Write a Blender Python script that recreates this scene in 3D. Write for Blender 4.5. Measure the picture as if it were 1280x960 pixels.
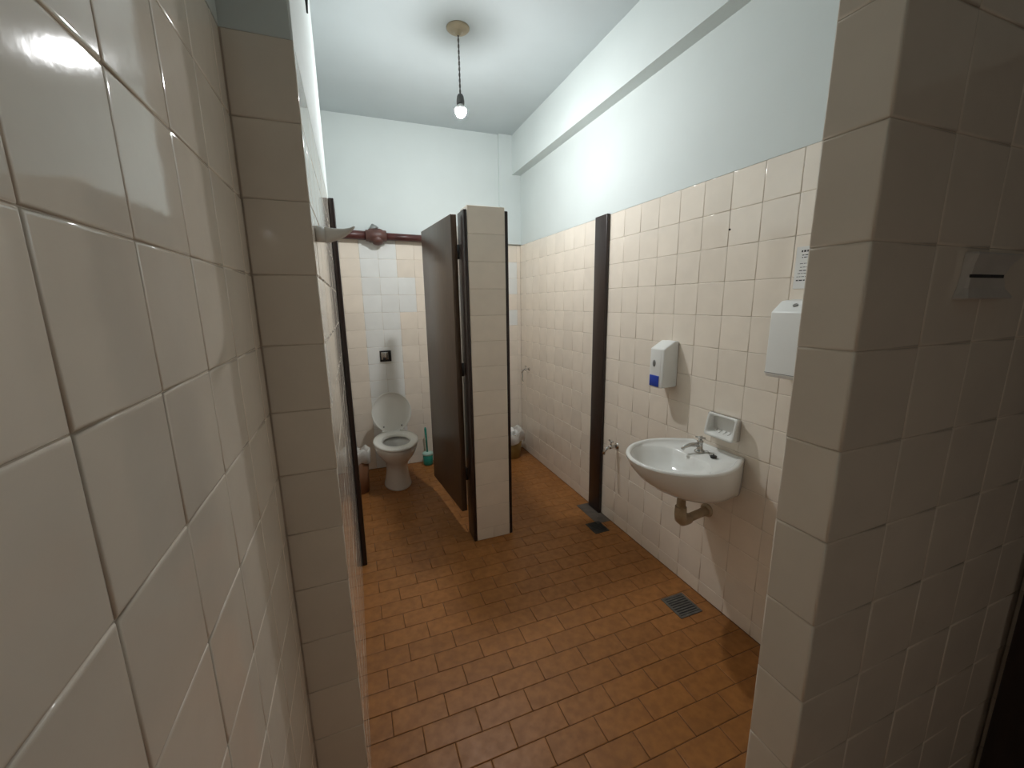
import bpy, bmesh, math, random
from mathutils import Vector, Matrix
random.seed(7)
scene = bpy.context.scene
C = scene.collection
PI = math.pi
for o in list(bpy.data.objects): bpy.data.objects.remove(o)

# ---------------------------------------------------------------- camera
CAM_H = 1.5
yaw, pitch, roll, FPX = math.radians(20.996), math.radians(11.297), math.radians(-0.805), 511.16
fw = Vector((math.sin(yaw)*math.cos(pitch), math.cos(yaw)*math.cos(pitch), -math.sin(pitch)))
r0 = Vector((math.cos(yaw), -math.sin(yaw), 0)); u0 = r0.cross(fw)
rt = r0*math.cos(roll) + u0*math.sin(roll); up = -r0*math.sin(roll) + u0*math.cos(roll)
cd = bpy.data.cameras.new('camera'); cam = bpy.data.objects.new('camera', cd); C.objects.link(cam)
cd.sensor_fit = 'HORIZONTAL'; cd.sensor_width = 36.0; cd.lens = FPX/1280*36.0; cd.clip_start = 0.02
cam.matrix_world = Matrix(((rt.x, up.x, -fw.x, 0), (rt.y, up.y, -fw.y, 0), (rt.z, up.z, -fw.z, CAM_H), (0, 0, 0, 1)))
scene.camera = cam

# ---------------------------------------------------------------- world, exposure (the only lamp is the bulb, in its builder)
w = bpy.data.worlds.new('world'); scene.world = w; w.use_nodes = True
w.node_tree.nodes['Background'].inputs[0].default_value = (1.0, 0.88, 0.74, 1)
w.node_tree.nodes['Background'].inputs[1].default_value = 0.22   # dim fill light, comes in through the opening added behind the camera
BULB_STRENGTH = 1280.0
scene.view_settings.view_transform = 'Standard'; scene.view_settings.look = 'None'
scene.view_settings.gamma = 1.0; scene.view_settings.use_curve_mapping = False
scene.view_settings.exposure = 0.0

# ---------------------------------------------------------------- materials
def lin(c): return tuple((v/12.92 if v <= .04045 else ((v+.055)/1.055)**2.4) for v in c)
def mat(name, col, rough=.5, metal=0.0, var=0.0, noise=0.0, nscale=8.0, bump=0.0, bscale=30.0, rnoise=0.0, emit=None, coat=0.0, ior=1.5, stretch=None, trans=0.0, col2=None):
    m = bpy.data.materials.new(name); m.use_nodes = True
    nt = m.node_tree; b = nt.nodes['Principled BSDF']; L = nt.links.new
    c4 = (*col, 1)
    b.inputs['Base Color'].default_value = c4; b.inputs['Roughness'].default_value = rough
    b.inputs['Metallic'].default_value = metal; b.inputs['IOR'].default_value = ior
    b.inputs['Coat Weight'].default_value = coat
    b.inputs['Transmission Weight'].default_value = trans
    if emit:
        b.inputs['Emission Color'].default_value = (*emit[0], 1); b.inputs['Emission Strength'].default_value = emit[1]
    tc = nt.nodes.new('ShaderNodeTexCoord'); vec = tc.outputs['Object']
    if stretch:
        mp = nt.nodes.new('ShaderNodeMapping'); mp.inputs['Scale'].default_value = stretch; L(vec, mp.inputs['Vector']); vec = mp.outputs['Vector']
    colout = None
    if noise > 0 or rnoise > 0:
        n = nt.nodes.new('ShaderNodeTexNoise'); n.inputs['Scale'].default_value = nscale; n.inputs['Detail'].default_value = 5
        if var > 0:
            oi = nt.nodes.new('ShaderNodeObjectInfo'); ad = nt.nodes.new('ShaderNodeVectorMath'); ad.operation = 'ADD'
            sc = nt.nodes.new('ShaderNodeVectorMath'); sc.operation = 'SCALE'; sc.inputs[3].default_value = 0.02
            L(oi.outputs['Location'], sc.inputs[0])
            mu = nt.nodes.new('ShaderNodeVectorMath'); mu.operation = 'SCALE'; mu.inputs[0].default_value = (37, 53, 71)
            L(oi.outputs['Random'], mu.inputs[3]); L(vec, ad.inputs[0]); L(mu.outputs[0], ad.inputs[1]); L(ad.outputs[0], n.inputs['Vector'])
        else: L(vec, n.inputs['Vector'])
        if noise > 0:
            mx = nt.nodes.new('ShaderNodeMix'); mx.data_type = 'RGBA'
            d2 = col2 if col2 else tuple(v*(1-noise) for v in col)
            d1 = tuple(min(1, v*(1+noise)) for v in col) if not col2 else col
            mx.inputs[6].default_value = (*d1, 1); mx.inputs[7].default_value = (*d2, 1)
            rp = nt.nodes.new('ShaderNodeValToRGB'); rp.color_ramp.elements[0].position = .35; rp.color_ramp.elements[1].position = .65
            L(n.outputs['Fac'], rp.inputs[0]); L(rp.outputs['Color'], mx.inputs[0]); colout = mx.outputs[2]
        if rnoise > 0:
            mr = nt.nodes.new('ShaderNodeMapRange'); mr.inputs[1].default_value = .3; mr.inputs[2].default_value = .7
            mr.inputs[3].default_value = max(.02, rough-rnoise); mr.inputs[4].default_value = rough+rnoise
            L(n.outputs['Fac'], mr.inputs[0]); L(mr.outputs[0], b.inputs['Roughness'])
    if var > 0:
        oi = nt.nodes.new('ShaderNodeObjectInfo'); hs = nt.nodes.new('ShaderNodeHueSaturation')
        mr = nt.nodes.new('ShaderNodeMapRange'); mr.inputs[3].default_value = 1-var; mr.inputs[4].default_value = 1+var
        L(oi.outputs['Random'], mr.inputs[0]); L(mr.outputs[0], hs.inputs['Value'])
        if colout: L(colout, hs.inputs['Color'])
        else: hs.inputs['Color'].default_value = c4
        colout = hs.outputs['Color']
    if colout: L(colout, b.inputs['Base Color'])
    if bump > 0:
        n2 = nt.nodes.new('ShaderNodeTexNoise'); n2.inputs['Scale'].default_value = bscale; n2.inputs['Detail'].default_value = 3
        L(vec, n2.inputs['Vector']); bp = nt.nodes.new('ShaderNodeBump'); bp.inputs['Strength'].default_value = bump; bp.inputs['Distance'].default_value = .01
        L(n2.outputs['Fac'], bp.inputs['Height']); L(bp.outputs['Normal'], b.inputs['Normal'])
    return m

M = {}
M['tile'] = mat('glazed_beige_tile', (.85, .765, .66), .065, var=.035, noise=.025, nscale=9, bump=.02, bscale=30)
M['white_tile'] = mat('glazed_white_tile', (.82, .83, .81), .14, var=.02, noise=.02, nscale=9, bump=.03, bscale=14)
M['grout'] = mat('grout', (.62, .54, .45), .9, noise=.15, nscale=20)
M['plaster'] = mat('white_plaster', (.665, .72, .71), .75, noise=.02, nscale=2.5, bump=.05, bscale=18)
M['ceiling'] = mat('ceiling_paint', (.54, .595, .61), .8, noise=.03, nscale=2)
M['floor'] = mat('terracotta_tile', (.32, .132, .036), .42, var=.07, noise=.14, nscale=30, bump=.06, bscale=60, rnoise=.06)
M['floor'].node_tree.nodes['Principled BSDF'].inputs['Specular IOR Level'].default_value = .3
M['floor_grout'] = mat('floor_grout', (.11, .048, .02), .85, noise=.2, nscale=40)
M['wood'] = mat('dark_stained_wood', (.024, .013, .011), .34, noise=.25, nscale=14, stretch=(6, 6, .6), bump=.04, bscale=30)
M['door_wood'] = mat('dark_door_laminate', (.085, .053, .033), .30, noise=.18, nscale=14, stretch=(8, 8, .5), bump=.02, bscale=20)
M['ceramic'] = mat('white_ceramic', (.80, .80, .77), .10, noise=.01, nscale=4)
M['seat'] = mat('white_seat_plastic', (.82, .82, .77), .16, noise=.01, nscale=4)
M['plastic'] = mat('white_plastic', (.80, .81, .79), .3, noise=.012, nscale=6)
M['blue'] = mat('blue_window', (.02, .06, .42), .2, noise=.1, nscale=20)
M['grey'] = mat('grey_plastic', (.22, .22, .21), .3, noise=.1, nscale=20)
M['chrome'] = mat('worn_chrome', (.55, .54, .52), .2, metal=1.0, rnoise=.06, nscale=30)
M['pvc'] = mat('stained_pvc', (.55, .46, .33), .45, noise=.2, nscale=10, col2=(.36, .26, .15))
M['pipe'] = mat('red_oxide_pipe', (.070, .020, .017), .38, noise=.25, nscale=12)
M['valve'] = mat('red_oxide_valve', (.105, .045, .036), .45, noise=.25, nscale=18)
M['metal_grey'] = mat('dull_grey_metal', (.30, .31, .30), .5, metal=.5, noise=.1, nscale=20)
M['black'] = mat('black_plastic', (.012, .012, .012), .35, noise=.2, nscale=20)
M['drain'] = mat('cast_drain_metal', (.05, .052, .05), .5, metal=.6, noise=.3, nscale=30)
M['drain_frame'] = mat('drain_frame_metal', (.12, .115, .105), .5, metal=.4, noise=.2, nscale=30)
M['cement'] = mat('cement_patch', (.11, .088, .07), .85, noise=.25, nscale=14, bump=.2, bscale=40)
M['canopy'] = mat('aged_canopy_plastic', (.36, .30, .20), .5, noise=.1, nscale=15)
M['cord'] = mat('twisted_cord', (.09, .085, .08), .7, noise=.3, nscale=60)
M['socket'] = mat('socket_plastic', (.10, .10, .10), .5, noise=.1, nscale=30)
M['bulb'] = mat('bulb_glow', (.9, .9, .9), .4, emit=((.98, .995, 1.0), BULB_STRENGTH))
M['teal'] = mat('teal_plastic', (.03, .30, .23), .35, noise=.05, nscale=10)
M['teal_light'] = mat('pale_teal_plastic', (.45, .68, .60), .35, noise=.05, nscale=10)
M['bag'] = mat('bin_liner', (.60, .58, .54), .45, noise=.1, nscale=20, bump=.3, bscale=25)
M['tissue'] = mat('tissue_paper', (.85, .85, .83), .9, noise=.04, nscale=20)
M['bin_yellow'] = mat('ochre_bin_plastic', (.30, .21, .065), .4, noise=.08, nscale=10)
M['bin_brown'] = mat('brown_bin_plastic', (.25, .12, .06), .4, noise=.08, nscale=10)
M['paper'] = mat('notice_paper', (.82, .82, .80), .85, noise=.02, nscale=10)
M['ink'] = mat('ink', (.04, .04, .045), .8, noise=.1, nscale=30)
M['bracket'] = mat('dull_bracket_plastic', (.62, .585, .545), .5, noise=.05, nscale=12)
M['water'] = mat('toilet_water', (.25, .23, .16), .05, noise=.05, nscale=5)
M['rubber'] = mat('black_rubber', (.02, .02, .02), .6, noise=.1, nscale=10)

# ---------------------------------------------------------------- mesh helpers
class MB:
    def __init__(s): s.v = []; s.f = []; s.sm = []
    def add(s, vs, fs, smooth=False):
        n = len(s.v); s.v += [tuple(p) for p in vs]; s.f += [tuple(i+n for i in f) for f in fs]; s.sm += [smooth]*len(fs); return s
    def box(s, x0, x1, y0, y1, z0, z1):
        v = [(x, y, z) for z in (z0, z1) for y in (y0, y1) for x in (x0, x1)]
        return s.add(v, [(0, 2, 3, 1), (4, 5, 7, 6), (0, 1, 5, 4), (2, 6, 7, 3), (0, 4, 6, 2), (1, 3, 7, 5)])
    def bbox(s, x0, x1, y0, y1, z0, z1, r=.004, seg=3):
        bm = bmesh.new(); bmesh.ops.create_cube(bm, size=1)
        for v in bm.verts: v.co = Vector(((x0+x1)/2+v.co.x*(x1-x0), (y0+y1)/2+v.co.y*(y1-y0), (z0+z1)/2+v.co.z*(z1-z0)))
        bmesh.ops.bevel(bm, geom=bm.edges[:], offset=r, segments=seg, profile=.5, affect='EDGES')
        return s.bm(bm, True)
    def bm(s, bm, smooth=False):
        bm.verts.index_update()
        s.add([v.co[:] for v in bm.verts], [tuple(v.index for v in f.verts) for f in bm.faces], smooth); bm.free(); return s
    def loft(s, rings, cap0=True, cap1=True, smooth=True, close=True):
        n = len(rings[0]); vs = [p for r in rings for p in r]; fs = []
        for i in range(len(rings)-1):
            for j in range(n if close else n-1):
                k = (j+1) % n
                fs.append((i*n+j, i*n+k, (i+1)*n+k, (i+1)*n+j))
        s.add(vs, fs, smooth); b = len(s.v)-len(vs)
        if cap0: s.f.append(tuple(b+j for j in reversed(range(n)))); s.sm.append(False)
        if cap1: s.f.append(tuple(b+(len(rings)-1)*n+j for j in range(n))); s.sm.append(False)
        return s
    def lathe(s, prof, c=(0, 0, 0), axis=(0, 0, 1), n=24, cap0=True, cap1=True):
        a = Vector(axis).normalized(); e = a.orthogonal().normalized(); g = a.cross(e); c = Vector(c)
        return s.loft([[tuple(c+a*h+(e*math.cos(t)+g*math.sin(t))*r) for t in [2*PI*i/n for i in range(n)]] for r, h in prof], cap0, cap1)
    def tube(s, pts, r, n=12, cap=True):
        pts = [Vector(p) for p in pts]; rs = r if isinstance(r, (list, tuple)) else [r]*len(pts); rings = []
        d0 = (pts[1]-pts[0]).normalized(); e = d0.orthogonal().normalized()
        for i, p in enumerate(pts):
            d = (pts[min(i+1, len(pts)-1)]-pts[max(i-1, 0)]).normalized()
            e = (e-d*e.dot(d)).normalized(); g = d.cross(e)
            rings.append([tuple(p+(e*math.cos(2*PI*k/n)+g*math.sin(2*PI*k/n))*rs[i]) for k in range(n)])
        return s.loft(rings, cap, cap)
    def mesh(s, name, m):
        me = bpy.data.meshes.new(name); me.from_pydata(s.v, [], s.f)
        bm = bmesh.new(); bm.from_mesh(me); bmesh.ops.recalc_face_normals(bm, faces=bm.faces[:]); bm.to_mesh(me); bm.free()
        me.polygons.foreach_set('use_smooth', s.sm); me.materials.append(m); me.update(); return me
    def build(s, name, m, parent=None, loc=None):
        o = bpy.data.objects.new(name, s.mesh(name, m)); C.objects.link(o)
        if parent: o.parent = parent
        if loc: o.location = loc
        return o
def tag(o, label=None, cat=None, group=None, kind=None):
    if label: o['label'] = label
    if cat: o['category'] = cat
    if group: o['group'] = group
    if kind: o['kind'] = kind
    return o
def empty(name, label, cat, loc=(0, 0, 0), group=None, kind=None):
    o = bpy.data.objects.new(name, None); C.objects.link(o); o.location = loc; o.empty_display_size = .05
    return tag(o, label, cat, group, kind)
def part(name, mb, m, root, label=None):       # mesh given in world coordinates, parented below a thing at root.location
    o = mb.build(name, m, root)
    base = root.matrix_basis.translation if root.parent is None else root.parent.matrix_basis.translation + root.matrix_basis.translation
    o.location = -base if root.parent is None else -root.matrix_basis.translation - root.parent.matrix_basis.translation
    if label: o['label'] = label
    return o
def sub(name, mb, m, p):                       # below a part (whose own offset already cancels the root's)
    return mb.build(name, m, p)
def ell(cx, cy, z, rx, ry, n=40, egg=0.0):
    return [(cx+rx*math.cos(t)*(1+egg*math.sin(t)), cy+ry*math.sin(t), z) for t in [2*PI*i/n for i in range(n)]]

# ---------------------------------------------------------------- tiles
_tc = {}
def tile_mesh(wd, h, m, depth=.003, edge=.0034):
    k = (round(wd, 4), round(h, 4), m.name)
    if k in _tc: return _tc[k]
    b = MB(); rings = []
    for ins, z in ((0, -depth), (0, -.0016), (edge*.28, -.0006), (edge*.62, -.00018), (edge, 0)):
        a, c = wd/2-ins, h/2-ins; rings.append([(-a, -c, z), (a, -c, z), (a, c, z), (-a, c, z)])
    b.loft(rings, cap0=False, cap1=True, smooth=True)
    _tc[k] = b.mesh('tile', m); return _tc[k]
def spread(lo, hi, anchor, step, minw=.012):
    k0 = math.floor((lo-anchor)/step); ls = [anchor+step*k for k in range(k0, k0+400)]
    ls = [v for v in ls if lo+minw < v < hi-minw]; return [lo]+ls+[hi]
def tiles(parent, org, ud, vd, nd, ul, vl, m, gap=.0014, tilt=.0018, joined=False, skip=None, name='tile', mf=None):
    U, V, N, O = Vector(ud), Vector(vd), Vector(nd), Vector(org)
    if U.cross(V).dot(N) < 0: U = -U; ul = [-v for v in reversed(ul)]
    jb = MB()
    for i in range(len(ul)-1):
        for j in range(len(vl)-1):
            u, v, wd, h = (ul[i]+ul[i+1])/2, (vl[j]+vl[j+1])/2, ul[i+1]-ul[i]-gap, vl[j+1]-vl[j]-gap
            p = O+U*u+V*v
            if wd < .004 or h < .004 or (skip and skip(p)): continue
            mm = (mf(p) if mf else None) or m
            a, c = random.gauss(0, tilt), random.gauss(0, tilt)
            n2 = (N+U*a+V*c).normalized(); u2 = (U-n2*U.dot(n2)).normalized(); v2 = n2.cross(u2)
            p = p + N*random.uniform(-.0003, .0002)
            mw = Matrix(((u2.x, v2.x, n2.x, p.x), (u2.y, v2.y, n2.y, p.y), (u2.z, v2.z, n2.z, p.z), (0, 0, 0, 1)))
            if joined:
                me = tile_mesh(wd, h, mm)
                jb.add([tuple(mw @ q.co) for q in me.vertices], [tuple(f.vertices) for f in me.polygons], False)
            else:
                o = bpy.data.objects.new(name, tile_mesh(wd, h, mm)); C.objects.link(o); o.parent = parent; o.matrix_basis = mw
    if joined:
        o = jb.build('tiling', m, parent); o['kind'] = 'stuff'; return o
def struct(name, mb, m, label, cat='wall'):
    return tag(mb.build(name, m), label, cat, None, 'structure')
X, Y, Z = (1, 0, 0), (0, 1, 0), (0, 0, 1)
NX, NY = (-1, 0, 0), (0, -1, 0)
G = .0022    # grout depth behind the tile faces
XR, XL, XP, YB, ZC = 1.5625, -.188, -.063, 3.8, 2.975
TOPR, TOPL = 2.032, 2.0137
rowsR = spread(0, TOPR, 1.877, .15); rowsL = spread(0, TOPL, 1.5637, .15); rowsS = spread(0, 2.0244, 1.5744, .15)

# floor
fl = struct('floor', MB().box(-.4, 1.75, -1.4, 3.95, -.12, -.0022), M['floor_grout'], 'terracotta brick-pattern tiled floor of the washroom', 'floor')
flrows = spread(-1.3, YB, 1.2525, .0985)
for j in range(len(flrows)-1):
    k = round((flrows[j]-1.2525)/.0985) if j else 0
    off = .0145 if k % 2 == 0 else .1135
    xs = spread(-.19, XR, off, .198)
    tiles(fl, (0, 0, 0), X, Y, Z, xs, [flrows[j], flrows[j+1]], M['floor'], gap=.0023, tilt=.004, joined=flrows[j] < .44)
# ceiling
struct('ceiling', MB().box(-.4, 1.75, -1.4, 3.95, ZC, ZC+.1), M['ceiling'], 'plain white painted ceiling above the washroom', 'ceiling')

# right wall
wr = struct('wall_right', MB().box(XR+G, 1.72, .40, 3.95, 0, ZC), M['grout'], 'long beige tiled wall behind the washbasin, white plaster above')
tiles(wr, (XR, 0, 0), Y, Z, NX, spread(.6565, YB, 1.108, .1505), rowsR, M['tile'])
tiles(wr, (XR, 0, 0), Y, Z, NX, [.45, .506, .6565], rowsR, M['tile'], joined=True)
MB().box(XR-.0006, XR+.01, .40, YB+.01, TOPR, ZC).build('plaster', M['plaster'], wr)
struct('trim_1', MB().box(1.478, XR+.005, .40, YB+.005, 2.645, ZC), M['plaster'], 'white ceiling beam running along the top of the right wall', 'beam')

# back wall
wb = struct('wall_back', MB().box(-.4, XR+.1, YB+G, 3.95, 0, ZC), M['grout'], 'back wall of the two stalls, beige tiles with white replacement tiles')
WT = [(1.45, 1.81), (1.45, 1.655), (1.45, 1.355)]
def backmat(p):
    if .10 < p.x < .40: return M['white_tile']
    if .40 < p.x < .55 and 1.42 < p.z < 1.74: return M['white_tile']
    if 1.37 < p.x < 1.526 and (1.577 < p.z < 1.877 or 1.277 < p.z < 1.427): return M['white_tile']
tiles(wb, (0, YB, 0), X, Z, NY, spread(XL, .79, .1, .1505), rowsR, M['tile'], mf=backmat)
tiles(wb, (0, YB, 0), X, Z, NY, spread(.79, XR, 1.526, .1505), rowsR, M['tile'], mf=backmat)
MB().box(-.4, XR+.01, YB-.0006, YB+.01, TOPR, ZC).build('plaster', M['plaster'], wb)
MB().box(1.352, XR+.002, 3.772, YB+.002, TOPR+.006, ZC).build('pilaster', M['plaster'], wb)

# left wall (entrance and far stall)
wl = struct('wall_left', MB().box(-.4, XL-G, -1.4, 3.95, 0, ZC), M['grout'], 'near left wall of glossy beige square tiles by the entrance')
tiles(wl, (XL, 0, 0), Y, Z, X, spread(-.53, 1.015, .3655, .1495), rowsL, M['tile'])
tiles(wl, (XL, 0, 0), Y, Z, X, spread(2.452, YB, 2.31, .1505), rowsL, M['tile'])
tiles(wl, (XL, 0, 0), Y, Z, X, spread(-1.3, -.53, .3655, .1495), rowsL, M['tile'], joined=True)
MB().box(-.39, XL+.0004, -1.39, YB+.01, TOPL, ZC).build('plaster', M['plaster'], wl)

# pier on the left between entrance and stall
wp = struct('wall_pier', MB().box(XL-.01, XP-G, 1.015+G, 2.45, 0, TOPL), M['grout'], 'narrow tiled pier projecting from the left wall beside the first stall')
tiles(wp, (0, 1.015, 0), X, Z, NY, [XL+.001, XP], rowsL, M['tile'])
tiles(wp, (XP, 0, 0), Y, Z, X, spread(1.015, 2.312, 2.312, .1505), rowsL, M['tile'])
b = MB(); pr_ = [(XL-.01, 1.0165), (XP-.004, 1.0165), (XP+.0, 1.021)]
for k in range(9):
    t = PI/2*k/8; pr_.append((XP-.03+.03*math.cos(t), 2.425+.03*math.sin(t)))
pr_.append((XL-.01, 2.455))
b.loft([[(x, y, TOPL) for x, y in pr_], [(x, y, ZC) for x, y in pr_]], True, True, smooth=False)
b.build('plaster', M['plaster'], wp)

# entrance wall stub on the right
SX, SY0, SY1 = .659, .361, .446
ws = struct('wall_entrance', MB().box(SX+G, 1.6, SY0+G, SY1-G, 0, ZC), M['grout'], 'end of the dim tiled wall beside the entrance opening')
tiles(ws, (0, SY0, 0), X, Z, NY, spread(SX, 1.4, .812, .1495), rowsS, M['tile'])
tiles(ws, (SX, 0, 0), Y, Z, NX, [SY0+.0012, SY1], rowsS, M['tile'])
tiles(ws, (0, SY1, 0), X, Z, Y, spread(SX, XR, .81, .1505), rowsS, M['tile'], joined=True)
MB().box(SX, 1.6, SY0, SY1, 2.0244, ZC).build('plaster', M['plaster'], ws)

# entrance lobby walls behind and beside the camera
wv = struct('wall_lobby', MB().box(1.4+G, 1.55, -1.4, SY0, 0, ZC), M['grout'], 'side wall of the entrance lobby holding a dark door')
tiles(wv, (1.4, 0, 0), Y, Z, NX, spread(-1.3, SY0, .2115, .1495), rowsS, M['tile'], joined=True)
MB().box(1.399, 1.5, -1.39, SY0, 2.0244, ZC).build('plaster', M['plaster'], wv)
DX0, DX1, DZ = .15, 1.05, 2.1  # opening added in the unseen lobby wall so the world fill light gets in
wf = struct('wall_front', MB().box(-.4, DX0, -1.45, -1.3-G, 0, ZC).box(DX1, 1.55, -1.45, -1.3-G, 0, ZC).box(DX0, DX1, -1.45, -1.3-G, DZ, ZC), M['grout'], 'unseen tiled lobby wall with an opening added to let in fill light')
tiles(wf, (0, -1.3, 0), X, Z, Y, spread(XL, DX0, .15, .1495), rowsS, M['tile'], joined=True)
tiles(wf, (0, -1.3, 0), X, Z, Y, spread(DX1, 1.4, 1.05, .1495), rowsS, M['tile'], joined=True)
MB().box(-.39, DX0, -1.4, -1.299, 2.0244, ZC).box(DX1, 1.5, -1.4, -1.299, 2.0244, ZC).box(DX0, DX1, -1.4, -1.299, DZ, ZC).build('plaster', M['plaster'], wf)

# partition between the stalls with its tiled end column
PX0, PX1, PY = .633, .855, 2.305
wt = struct('wall_partition', MB().box(PX0+G, PX1-G, PY+G, 2.45, 0, 2.024).box(.70, .79, 2.45, YB, 0, 2.0), M['grout'], 'tiled end column of the partition between the two stalls')
crow = spread(0, 2.026, 1.877, .15)
tiles(wt, (0, PY, 0), X, Z, NY, [PX0, PX1], crow[1:], M['tile'])
tiles(wt, (0, PY, 0), X, Z, NY, [PX0, .744, PX1], crow[:2], M['tile'])
tiles(wt, (PX0, 0, 0), Y, Z, NX, [PY, 2.45], spread(0, 2.026, 1.877, .15), M['tile'])
tiles(wt, (PX1, 0, 0), Y, Z, X, [PY, 2.45], spread(0, 2.026, 1.877, .15), M['tile'])
tiles(wt, (0, 0, 2.026), X, Y, Z, [PX0, .744, PX1], [PY, 2.45], M['tile'])
tiles(wt, (.698, 0, 0), Y, Z, NX, spread(2.45, YB, 2.45, .15), spread(0, 2.0, 1.877, .15), M['tile'], joined=True)
tiles(wt, (.792, 0, 0), Y, Z, X, spread(2.45, YB, 2.45, .15), spread(0, 2.0, 1.877, .15), M['tile'], joined=True)

# door frame boards
def board(n, x0, x1, y0, y1, z1, label, z0=0):
    return tag(MB().bbox(x0, x1, y0, y1, z0, z1, .004, 2).build('trim_%d' % n, M['wood']), label, 'door frame', None, 'structure')
board(2, XP+.0008, -.036, 2.314, 2.45, 2.014, 'dark wooden door frame board on the tiled pier')
board(3, .613, PX0-.0005, 2.303, 2.44, 2.004, 'dark wooden frame board on the column, beside the open stall door')
board(4, PX1+.0008, .876, 2.31, 2.44, 2.008, 'thin dark frame board on the column, facing the empty stall opening')
board(5, 1.538, XR-.0008, 2.308, 2.445, 2.036, 'dark wooden frame board on the long tiled wall by the floor drain')

# stall door standing ajar into the stall
dl = Vector((.60, 2.41, 0)); ang = math.radians(5.7)
d = tag(MB().bbox(-.036, 0, 0, .64, .168, 1.994, .003, 2).build('door_1', M['door_wood'], None, dl), 'dark brown stall door swung open in front of the partition', 'door', None, 'structure')
d.rotation_euler.z = ang
for zz in (.42, 1.10, 1.79):
    h = MB().lathe([(.007, -.04), (.007, .04)], (.006, .004, zz), Z, 10).box(-.002, .012, .0, .035, zz-.04, zz+.04).build('hinge', M['black'], d)

# dark door of the lobby
d2 = tag(MB().bbox(1.362, 1.398, -.52, .345, .01, 2.0, .004, 2).build('door_2', M['wood']), 'dark door at the edge of the dim entrance lobby', 'door', None, 'structure')
MB().lathe([(.026, 0), (.026, .008), (.011, .012), (.011, .04), (.024, .048), (.02, .065)], (1.362, -.45, 1.0), NX, 16).build('knob', M['metal_grey'], d2)

# ---------------------------------------------------------------- hanging bulb
BX, BY = .672, 2.50
lamp = empty('pendant_lamp', 'bare glowing bulb hanging on a twisted cord from the ceiling', 'lamp', (BX, BY, ZC))
part('canopy', MB().lathe([(.063, 0), (.063, -.004), (.056, -.011), (.034, -.015), (.020, -.018), (.014, -.032), (.006, -.036)], (BX, BY, ZC), Z, 32), M['canopy'], lamp)
cb = MB()
for ph in (0, PI):
    cb.tube([(BX+.0028*math.cos(ph+k*.55), BY+.0028*math.sin(ph+k*.55), ZC-.034-(ZC-.034-2.648)*k/60) for k in range(61)], .0027, 6)
part('cord', cb, M['cord'], lamp)
part('socket', MB().lathe([(.006, .050), (.014, .047), (.019, .036), (.022, .014), (.022, 0.0), (.020, -.002)], (BX, BY, 2.602), Z, 24), M['socket'], lamp)
part('housing', MB().lathe([(.013, .0), (.016, -.005), (.024, -.014), (.031, -.024), (.0318, -.028)], (BX, BY, 2.601), Z, 32), M['plastic'], lamp)
part('bulb', MB().lathe([(.032*math.cos(a), -.039*math.sin(a)) for a in [.02+k*(PI/2-.02)/14 for k in range(14)]]+[(.001, -.039)], (BX, BY, 2.5715), Z, 32), M['bulb'], lamp, 'glowing white bulb dome')

# ---------------------------------------------------------------- washbasin
sk = empty('washbasin', 'white oval ceramic washbasin hung on the tiled wall', 'washbasin', (XR, 1.365, .62))
SYC, NS = 1.365, 64
def outline(Dm, Wm, wr_, z, back=0.0):
    pts = []
    for i in range(NS+1):
        a = -PI/2+PI*i/NS            # from one wall corner around the front to the other
        pts.append(a)
    res = []
    for i in range(NS+1):
        q = i/NS; s_ = math.sin(PI*q); side = 1 if q > .5 else -1
        s_ = s_**.85                 # fraction of the projection from the wall
        if s_ > .48: wd = Wm*math.sqrt(max(0, 1-((s_-.48)/.52)**2))
        else:
            t = s_/.48; t = math.sin(t*PI/2); wd = wr_+(Wm-wr_)*t
        res.append((XR-.001-back-Dm*s_, SYC+side*wd, z))
    return res
lower = [(.17, .118, .120, .624), (.235, .140, .132, .628), (.300, .166, .138, .642), (.355, .190, .141, .672), (.405, .211, .143, .712), (.445, .226, .145, .760), (.463, .232, .146, .794), (.466, .233, .146, .806)]
b = MB()
o_rings = [outline(D, W_, r_, z) for D, W_, r_, z in lower]
b.loft(o_rings, cap0=True, cap1=False)
rim = o_rings[-1]; CX, CY = 1.298, SYC
def ring(scale, z, tilt=0): return [(CX+(x-CX)*scale, CY+(y-CY)*scale, z) for x, y, _ in rim]
def bowl(rx, ry, z, cx=1.275):
    out = []
    for x, y, _ in rim:
        a = math.atan2(y-CY, x-CX); out.append((cx+rx*math.cos(a), CY+ry*math.sin(a), z))
    return out
top = [rim, ring(.99, .8125), ring(.965, .815), ring(.925, .814), ring(.90, .808), ring(.885, .802), bowl(.150, .198, .7995), bowl(.143, .19, .793), bowl(.132, .176, .775), bowl(.112, .150, .742), bowl(.082, .108, .712), bowl(.045, .055, .700), bowl(.018, .018, .697)]
b.loft(top, cap0=False, cap1=True)
bas = part('basin', b, M['ceramic'], sk)
sub('drain', MB().lathe([(.021, 0), (.021, .003), (.012, .0015)], (1.275, CY, .698), Z, 20), M['chrome'], bas)
sub('overflow', MB().lathe([(.006, 0), (.006, .002)], (1.405, CY-.02, .775), (-.85, 0, .5), 12), M['rubber'], bas)
tp = empty('basin_tap', 'small chrome basin tap with cross handle on the washbasin deck', 'tap', (1.468, 1.383, .802))
bx, by = 1.468, 1.383
part('base', MB().lathe([(.024, 0), (.024, .004), (.018, .009), (.013, .014), (.013, .045), (.015, .050), (.009, .056), (.006, .064)], (bx, by, .802), Z, 20), M['chrome'], tp)
part('spout', MB().tube([(bx, by, .830), (bx-.02, by+.004, .838), (bx-.05, by+.010, .838), (bx-.078, by+.016, .830), (bx-.088, by+.018, .818)], [.010, .010, .009, .008, .008], 12), M['chrome'], tp)
hb = MB().lathe([(.010, 0), (.011, .006), (.006, .012)], (bx, by, .864), Z, 14)
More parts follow.
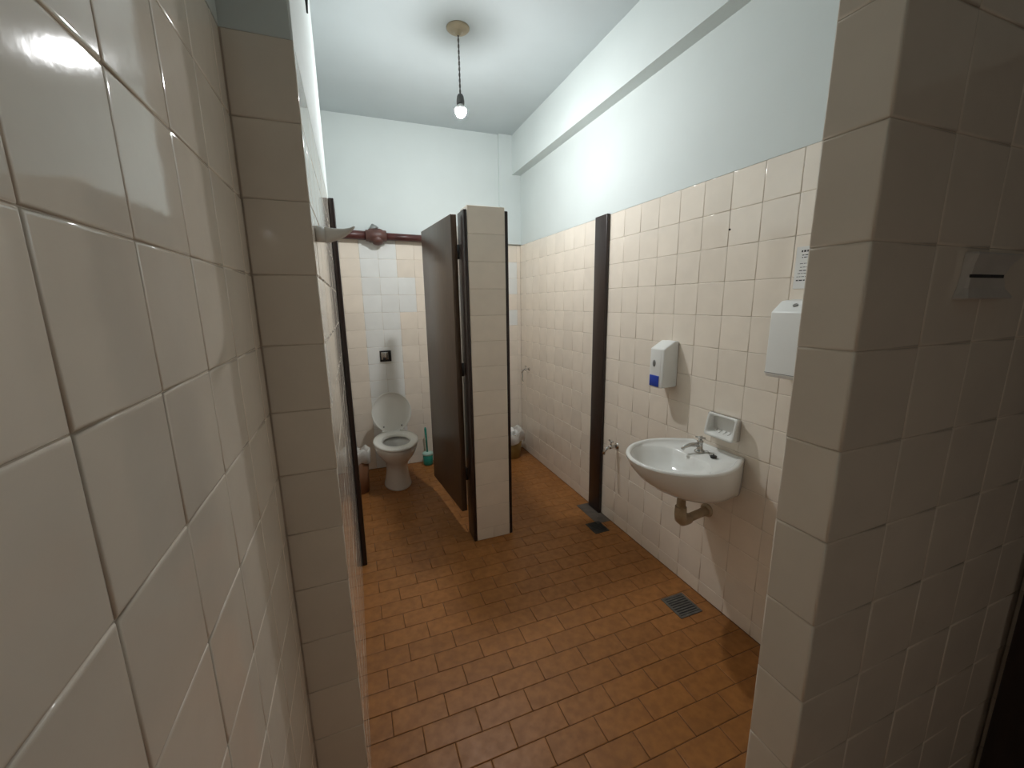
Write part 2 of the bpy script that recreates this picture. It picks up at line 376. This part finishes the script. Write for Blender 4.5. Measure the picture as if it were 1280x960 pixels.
for a in (.5, .5+PI/2):
    hb.tube([(bx-.022*math.cos(a), by-.022*math.sin(a), .870), (bx+.022*math.cos(a), by+.022*math.sin(a), .870)], [.005, .0035], 8)
part('cross_handle', hb, M['chrome'], tp)
pl = empty('drain_plug', 'black rubber plug on a bead chain beside the basin tap', 'plug', (1.462, 1.297, .802))
part('plug', MB().lathe([(.013, 0), (.015, .008), (.010, .010), (.003, .011), (.003, .016)], (1.462, 1.297, .803), Z, 16), M['rubber'], pl)
cb = MB()
for k in range(26):
    t = k/25; p = (1.472+.012*math.sin(t*6), 1.365-.066*t, .806+.006*abs(math.sin(t*9)))
    cb.lathe([(.0005, -.0018), (.0017, 0), (.0005, .0018)], p, Z, 6)
part('bead_chain', cb, M['chrome'], pl)
tr = empty('waste_pipe', 'stained plastic waste pipe under the washbasin', 'pipe', (1.352, 1.355, .49))
part('tailpiece', MB().lathe([(.024, .50), (.024, .555), (.020, .557), (.020, .6205)], (1.352, 1.355, 0), Z, 20), M['pvc'], tr)
part('elbow', MB().tube([(1.352, 1.355, .56), (1.352, 1.355, .52), (1.356, 1.356, .497), (1.372, 1.359, .483), (1.395, 1.363, .480), (1.415, 1.367, .480)], [.0255, .027, .027, .027, .026, .0255], 16), M['pvc'], tr)
part('branch', MB().tube([(1.40, 1.365, .480), (1.5615, 1.395, .478)], .0205, 16), M['pvc'], tr)
part('wall_flange', MB().lathe([(.034, 0), (.032, .010), (.022, .013)], (1.5615, 1.395, .478), NX, 20), M['pvc'], tr)

# soap dispenser
sd = empty('soap_dispenser', 'white wall soap dispenser with blue window above the washbasin', 'soap dispenser', (XR, 1.705, 1.048))
def prism_y(prof, y0, y1, r=.006):
    bm = bmesh.new(); a = [bm.verts.new((x, y0, z)) for x, z in prof]; c = [bm.verts.new((x, y1, z)) for x, z in prof]; n = len(prof)
    bm.faces.new(a); bm.faces.new(list(reversed(c)))
    for i in range(n): bm.faces.new((a[i], c[i], c[(i+1) % n], a[(i+1) % n]))
    bmesh.ops.recalc_face_normals(bm, faces=bm.faces[:])
    if r: bmesh.ops.bevel(bm, geom=bm.edges[:], offset=r, segments=3, profile=.5, affect='EDGES')
    return MB().bm(bm, True)
part('body', prism_y([(XR-.0005, 1.052), (XR-.0005, 1.292), (1.535, 1.293), (1.468, 1.254), (1.466, 1.050)], 1.655, 1.732, .007), M['plastic'], sd)
fc = part('cover', prism_y([(1.55, 1.053), (1.55, 1.291), (1.535, 1.291), (1.466, 1.252), (1.464, 1.046)], 1.672, 1.757, .006), M['plastic'], sd)
sub('window', MB().bbox(1.460, 1.475, 1.680, 1.748, 1.054, 1.112, .002, 2), M['blue'], fc)['label'] = 'blue translucent level window'
bt = MB().lathe([(.011, 0), (.0105, .0015), (.006, .0025)], (0, 0, 0), NX, 24)
ob = sub('badge', bt, M['grey'], fc); ob.scale = (1, 1, 1.7); ob.location = Vector((1.4648, 1.722, 1.175))
# paper towel dispenser
pd = empty('towel_dispenser', 'white paper towel dispenser on the tiled wall next to the entrance wall', 'towel dispenser', (XR, .95, 1.205))
part('body', prism_y([(XR-.0005, 1.205), (XR-.0005, 1.497), (1.50, 1.492), (1.450, 1.452), (1.447, 1.222), (1.46, 1.210)], .81, 1.089, .005), M['plastic'], pd)
part('lid_seam', MB().box(1.4462, 1.452, .812, 1.0875, 1.2265, 1.2285), M['grey'], pd)
part('lock', MB().lathe([(.008, 0), (.008, .003)], (1.478, 1.02, 1.475), (-.62, 0, .78), 14), M['grey'], pd)
# soap dish
sh = empty('soap_dish', 'white ceramic soap dish fixed to the tiles above the tap', 'soap dish', (XR, 1.33, .87))
def rr(x, y0, y1, z0, z1, r, n=5, sk_=0):
    out = []
    for cy, cz, a0 in ((y1-r, z1-r, 0), (y0+r, z1-r, PI/2), (y0+r, z0+r, PI), (y1-r, z0+r, 1.5*PI)):
        for k in range(n+1):
            a = a0+PI/2*k/n; yy, zz = cy+r*math.cos(a), cz+r*math.sin(a); out.append((x+sk_*(zz-z1), yy, zz))
    return out
b = MB()
b.loft([rr(XR-.0005, 1.255, 1.425, .872, .978, .012), rr(1.545, 1.252, 1.422, .874, .980, .012, sk_=.05), rr(1.522, 1.236, 1.398, .882, .988, .014, sk_=.22), rr(1.516, 1.240, 1.394, .886, .985, .014, sk_=.22), rr(1.519, 1.250, 1.384, .896, .976, .011, sk_=.22), rr(1.535, 1.262, 1.386, .902, .972, .011, sk_=.12), rr(1.552, 1.270, 1.388, .908, .968, .011)], True, True)
part('dish', b, M['ceramic'], sh)
for k in range(4): part('ridge', MB().tube([(1.548, 1.29+k*.024, .908), (1.522, 1.285+k*.024, .902)], .0022, 6), M['ceramic'], sh)
# notice
nb = empty('notice', 'white printed paper notice taped to the tiles above the towel dispenser', 'notice', (XR, 1.02, 1.535))
sheet = part('sheet', MB().box(XR-.0017, XR-.0009, .95, 1.096, 1.535, 1.685), M['paper'], nb)
b = MB(); rnd = random.Random(3)
for zz, hh, y1_ in ((1.669, .007, 1.078), (1.655, .003, 1.074), (1.647, .003, 1.074), (1.625, .002, 1.079), (1.612, .002, 1.077), (1.600, .003, 1.079), (1.590, .002, 1.083), (1.578, .002, 1.086), (1.565, .004, 1.087)):
    y = y1_
    while y > .965:
        ln = rnd.uniform(.004, .012); b.box(XR-.0019, XR-.0016, y-ln, y, zz-hh/2, zz+hh/2); y -= ln+.003
sub('print', b, M['ink'], sheet)
# screw left in the wall
tag(MB().lathe([(.004, 0), (.0035, .004), (.001, .005)], (XR, 1.404, 1.797), NX, 10).build('wall_screw', M['rubber']), 'tiny dark screw left in the tiles of the basin wall', 'screw')

# wall taps
def wall_tap(label, x, y, z, s=1.0, tail=False):
    t = empty('wall_tap', label, 'tap', (x, y, z))
    def P(dx, dy, dz): return (x+dx*s, y+dy*s, z+dz*s)
    part('escutcheon', MB().lathe([(.022*s, 0), (.021*s, .004*s), (.012*s, .010*s)], (x-.0005, y, z), NX, 18), M['chrome'], t)
    part('body', MB().tube([P(-.002, 0, 0), P(-.03, 0, 0), P(-.05, 0, 0), P(-.062, 0, -.002)], [.010*s, .010*s, .014*s, .011*s], 14), M['chrome'], t)
    part('spout', MB().tube([P(-.055, 0, 0), P(-.075, .003, -.006), P(-.092, .006, -.024), P(-.098, .008, -.045)], [.010*s, .0095*s, .009*s, .010*s], 12), M['chrome'], t)
    part('handle', MB().tube([P(-.048, 0, .008), P(-.048, 0, .036)], .006*s, 10).tube([P(-.048, -.022, .040), P(-.048, .022, .040)], .0055*s, 10), M['chrome'], t)
    if tail: part('hose_stub', MB().tube([P(-.095, .008, -.04), P(-.085, .012, -.09), P(-.09, .02, -.13), P(-.075, .02, -.16)], .005*s, 8), M['metal_grey'], t)
wall_tap('chrome wall tap low on the tiles beside the washbasin', XR, 2.15, .560, 1.0)
wall_tap('chrome wall tap inside the empty stall near the back corner', XR, 3.60, .862, .75, True)

# ---------------------------------------------------------------- floor drains and patch
def drain(label, x0, x1, y0, y1, n, fm, bmx):
    t = empty('floor_drain', label, 'drain', ((x0+x1)/2, (y0+y1)/2, 0))
    fr = MB(); e = .012
    fr.box(x0, x1, y0, y0+e, -.001, .0026).box(x0, x1, y1-e, y1, -.001, .0026).box(x0, x0+e, y0+e, y1-e, -.001, .0026).box(x1-e, x1, y0+e, y1-e, -.001, .0026)
    part('frame', fr, fm, t)
    part('sump', MB().box(x0+e, x1-e, y0+e, y1-e, -.001, .0005), M['rubber'], t)
    st = (y1-y0-2*e)/n
    for k in range(n): part('bar', MB().box(x0+e*.5, x1-e*.5, y0+e+st*(k+.22), y0+e+st*(k+.78), .0006, .0024), bmx, t)
drain('slotted metal floor drain below the washbasin', 1.352, 1.485, 1.302, 1.442, 8, M['drain_frame'], M['drain_frame'])
drain('dark floor drain grate by the foot of the door frame', 1.374, 1.482, 2.085, 2.215, 8, M['drain'], M['drain'])
tag(MB().bbox(1.452, XR-.003, 2.19, 2.47, -.002, .0022, .001, 1).build('cement_patch', M['cement']), 'grey cement patch on the floor around the frame board', 'cement patch')

# ---------------------------------------------------------------- toilet
tx = .252
to = empty('toilet', 'white toilet bowl with raised lid in the open stall', 'toilet', (tx, 3.4, 0))
b = MB()
prof = [(0, 3.405, .112, .168), (.012, 3.405, .110, .166), (.05, 3.403, .100, .158), (.11, 3.40, .090, .152), (.17, 3.395, .086, .152), (.215, 3.385, .093, .168), (.25, 3.37, .112, .196), (.29, 3.35, .138, .226), (.33, 3.335, .157, .248), (.365, 3.328, .168, .262), (.388, 3.325, .171, .267), (.396, 3.325, .168, .264)]
b.loft([ell(tx, cy, z, rx, ry, egg=.04) for z, cy, rx, ry in prof]+[ell(tx, 3.32, .396, .13, .2), ell(tx, 3.30, .385, .118, .165), ell(tx, 3.30, .34, .105, .145), ell(tx, 3.31, .28, .075, .10), ell(tx, 3.32, .24, .05, .06)], True, True)
part('bowl', b, M['ceramic'], to)
part('water', MB().lathe([(.06, 0), (.06, .002)], (tx, 3.315, .262), Z, 24), M['water'], to)
b = MB()
b.loft([ell(tx, 3.315, .3975, .172, .262, egg=.04), ell(tx, 3.315, .403, .178, .268, egg=.04), ell(tx, 3.315, .413, .178, .268, egg=.04), ell(tx, 3.313, .420, .170, .259, egg=.04), ell(tx, 3.305, .422, .150, .225, egg=.03), ell(tx, 3.295, .421, .118, .170), ell(tx, 3.295, .416, .108, .155), ell(tx, 3.295, .399, .106, .152)], False, False)
seat = part('seat', b, M['seat'], to)
# lid: shallow dish seen from its hollow side, leaning back
def lidring(rs, dy, n=48):
    out = []
    for i in range(n):
        t = 2*PI*i/n; a, c = math.cos(t), math.sin(t)
        wx = .166*a*(1-.10*max(0, -c)**2); wz = .178*c
        zz = .178+wz*rs; yy = dy
        yv = 3.535+math.cos(.17)*yy+math.sin(.17)*zz; zv = .405+math.cos(.17)*zz-math.sin(.17)*yy
        out.append((tx+wx*rs, yv, zv))
    return out
b = MB()
b.loft([lidring(.02, .010), lidring(.6, .010), lidring(.88, .007), lidring(.955, 0), lidring(.985, -.005), lidring(1, -.002), lidring(1, .006), lidring(.97, .016), lidring(.8, .026), lidring(.4, .031), lidring(.02, .032)], True, True)
lid = part('lid', b, M['seat'], to)
for sx in (-.075, .075): sub('hinge', MB().bbox(tx+sx-.018, tx+sx+.018, 3.515, 3.56, .418, .436, .005, 2), M['seat'], seat)
for sx in (-.075, .075): sub('bumper', MB().lathe([(.007, 0), (.006, .006)], (tx+sx, 3.553, .463), NY, 10), M['grey'], lid)
part('inlet', MB().tube([(tx, 3.54, .30), (tx, 3.70, .30), (tx, 3.797, .30)], [.05, .03, .03], 16), M['ceramic'], to)
# flush plate
fp = empty('flush_plate', 'small black framed chrome flush button above the toilet', 'flush plate', (tx, YB, 1.045))
part('frame', MB().bbox(.202, .300, 3.788, 3.7995, .996, 1.094, .004, 2), M['black'], fp)
cov = part('cover', MB().bbox(.214, .274, 3.780, 3.79, 1.014, 1.082, .003, 2), M['chrome'], fp)
sub('button', MB().bbox(.228, .252, 3.772, 3.782, 1.010, 1.034, .003, 2), M['black'], cov)
# brush
br = empty('toilet_brush', 'teal toilet brush in its round holder by the back wall', 'toilet brush', (.562, 3.715, 0))
hp = part('holder', MB().lathe([(.040, .001), (.046, .012), (.046, .10), (.042, .102), (.040, .09)], (.562, 3.715, 0), Z, 24), M['teal'], br)
sub('rim', MB().lathe([(.047, .098), (.050, .104), (.049, .118), (.030, .124), (.012, .126)], (.562, 3.715, 0), Z, 24), M['teal_light'], hp)
part('handle', MB().tube([(.560, 3.715, .10), (.556, 3.72, .25), (.553, 3.724, .345), (.553, 3.724, .365)], [.008, .009, .011, .006], 10), M['teal'], br)
# bins
def bin_(label, x, y, r0_, r1_, h, m, seed, tissue):
    t = empty('waste_bin', label, 'waste bin', (x, y, 0)); rd = random.Random(seed)
    part('bucket', MB().lathe([(r0_-.006, 0), (r0_, .004), (r1_, h), (r1_-.004, h), (r0_-.004, .01)], (x, y, 0), Z, 28, True, False), m, t)
    n = 36; rings = []; ph = [rd.uniform(0, 6.28) for _ in range(6)]
    def wob(k, a): return .008*math.sin(5*a+ph[0]+k)+.006*math.sin(9*a+ph[1]-k*.7)+.004*math.sin(14*a+ph[2])
    for k, (rr_, zz) in enumerate(((r1_+.004, h-.085), (r1_+.014, h-.06), (r1_+.016, h-.02), (r1_+.012, h+.012), (r1_+.001, h+.022), (r1_-.012, h+.008), (r1_-.03, h-.05), (r1_-.05, h-.08))):
        rings.append([(x+(rr_+wob(k, a)*(.9 if k < 4 else .6))*math.cos(a), y+(rr_+wob(k, a)*.8)*math.sin(a), zz+.016*math.sin(4*a+ph[3])+.008*math.sin(7*a+ph[4]+k)) for a in [2*PI*i/n for i in range(n)]])
    ln_ = part('liner', MB().loft(rings, False, True), M['bag'], t)
    for (dx, dy, dz, s) in tissue:
        bm = bmesh.new(); bmesh.ops.create_icosphere(bm, subdivisions=2, radius=s)
        for v in bm.verts: v.co = v.co*rd.uniform(.75, 1.15)+Vector((x+dx, y+dy, h+dz))
        sub('crumpled_tissue', MB().bm(bm, False), M['tissue'], ln_)
bin_('brown waste bin with white liner squeezed left of the toilet', -.055, 3.36, .075, .088, .335, M['bin_brown'], 5, [(.0, 0, -.05, .04)])
bin_('ochre waste bin with white liner and tissues in the empty stall', 1.365, 3.60, .088, .115, .25, M['bin_yellow'], 9, [(-.02, -.03, .005, .055), (.04, .03, -.02, .04), (-.05, .04, -.01, .045)])

# ---------------------------------------------------------------- pipe on the back wall
PZ, PYY = 2.058, 3.752
pp = empty('water_pipe', 'dark red painted pipe with a valve across the back wall', 'pipe', (.25, YB, PZ))
part('pipe', MB().tube([(XL+.001, PYY, PZ+.006), (.24, PYY, PZ)], .036, 20), M['pipe'], pp)
part('pipe', MB().tube([(.24, PYY, PZ), (.697, PYY, PZ-.008)], .030, 20), M['pipe'], pp)
part('valve_body', MB().lathe([(.038, -.085), (.046, -.082), (.048, -.062), (.056, -.056), (.060, -.02), (.060, .03), (.054, .048), (.048, .054), (.046, .078), (.036, .082)], (.245, PYY-.008, PZ), X, 10), M['valve'], pp)
part('bonnet', MB().lathe([(.050, 0), (.050, .022), (.044, .034), (.044, .05), (.030, .058), (.012, .062)], (.252, PYY-.012, PZ-.012), (0.05, -.5, -1), 10), M['valve'], pp)
part('stem_cap', MB().lathe([(.040, 0), (.030, .022), (.006, .044)], (.232, PYY, PZ+.052), (-.35, 0, 1), 8), M['metal_grey'], pp)

# ---------------------------------------------------------------- coat hook on the pier
hk = empty('coat_hook', 'white porcelain coat hook on the tiled pier', 'hook', (XP, 1.12, 1.664))
def hsec(xx, zc, hy, hz, n=20): return [(xx, 1.12+hy*math.cos(2*PI*k/n), zc+hz*math.sin(2*PI*k/n)) for k in range(n)]
part('base', MB().loft([hsec(XP+.0006, 1.6655, .022, .0185), hsec(XP+.008, 1.6655, .022, .0185), hsec(-.0435, 1.664, .014, .0175)], True, True), M['ceramic'], hk)
part('horn', MB().loft([hsec(-.0437, 1.664, .0125, .0185), hsec(-.03, 1.6645, .0122, .0165), hsec(-.015, 1.6665, .0115, .0135), hsec(0, 1.6705, .0105, .0098), hsec(.012, 1.6765, .009, .0065), hsec(.020, 1.682, .007, .0042), hsec(.0245, 1.6855, .004, .0022)], True, True), M['ceramic'], hk)

# black cable end high on the pier plaster
tag(MB().tube([(XP+.006, 1.86, 2.74), (XP+.006, 1.86, 2.60), (XP+.004, 1.858, 2.535)], [.006, .006, .003], 8).build('cable', M['black']), 'short black cable end on the white plaster of the pier', 'cable')

# pale curved bracket on the entrance wall
bk = empty('wall_bracket', 'pale curved bracket with a dark slot on the dim entrance wall', 'bracket', (.985, SY0, 1.53))
b = MB(); rings = []
for zz, x0, x1, y0 in ((1.4945, .880, 1.022, .347), (1.497, .879, 1.023, .345), (1.512, .887, 1.005, .350), (1.530, .891, .999, .351), (1.548, .892, 1.012, .350), (1.563, .893, 1.034, .347), (1.566, .894, 1.036, .349)):
    rings.append([(x0-.004, SY0-.0005, zz), (x0, y0+.003, zz), (x0+.004, y0, zz), (x1-.004, y0, zz), (x1, y0+.003, zz), (x1+.004, SY0-.0005, zz)])
b.loft(rings, True, True, smooth=False); part('plate', b, M['bracket'], bk)
part('slot', MB().box(.893, .990, .3497, .353, 1.5275, 1.5325), M['ink'], bk)
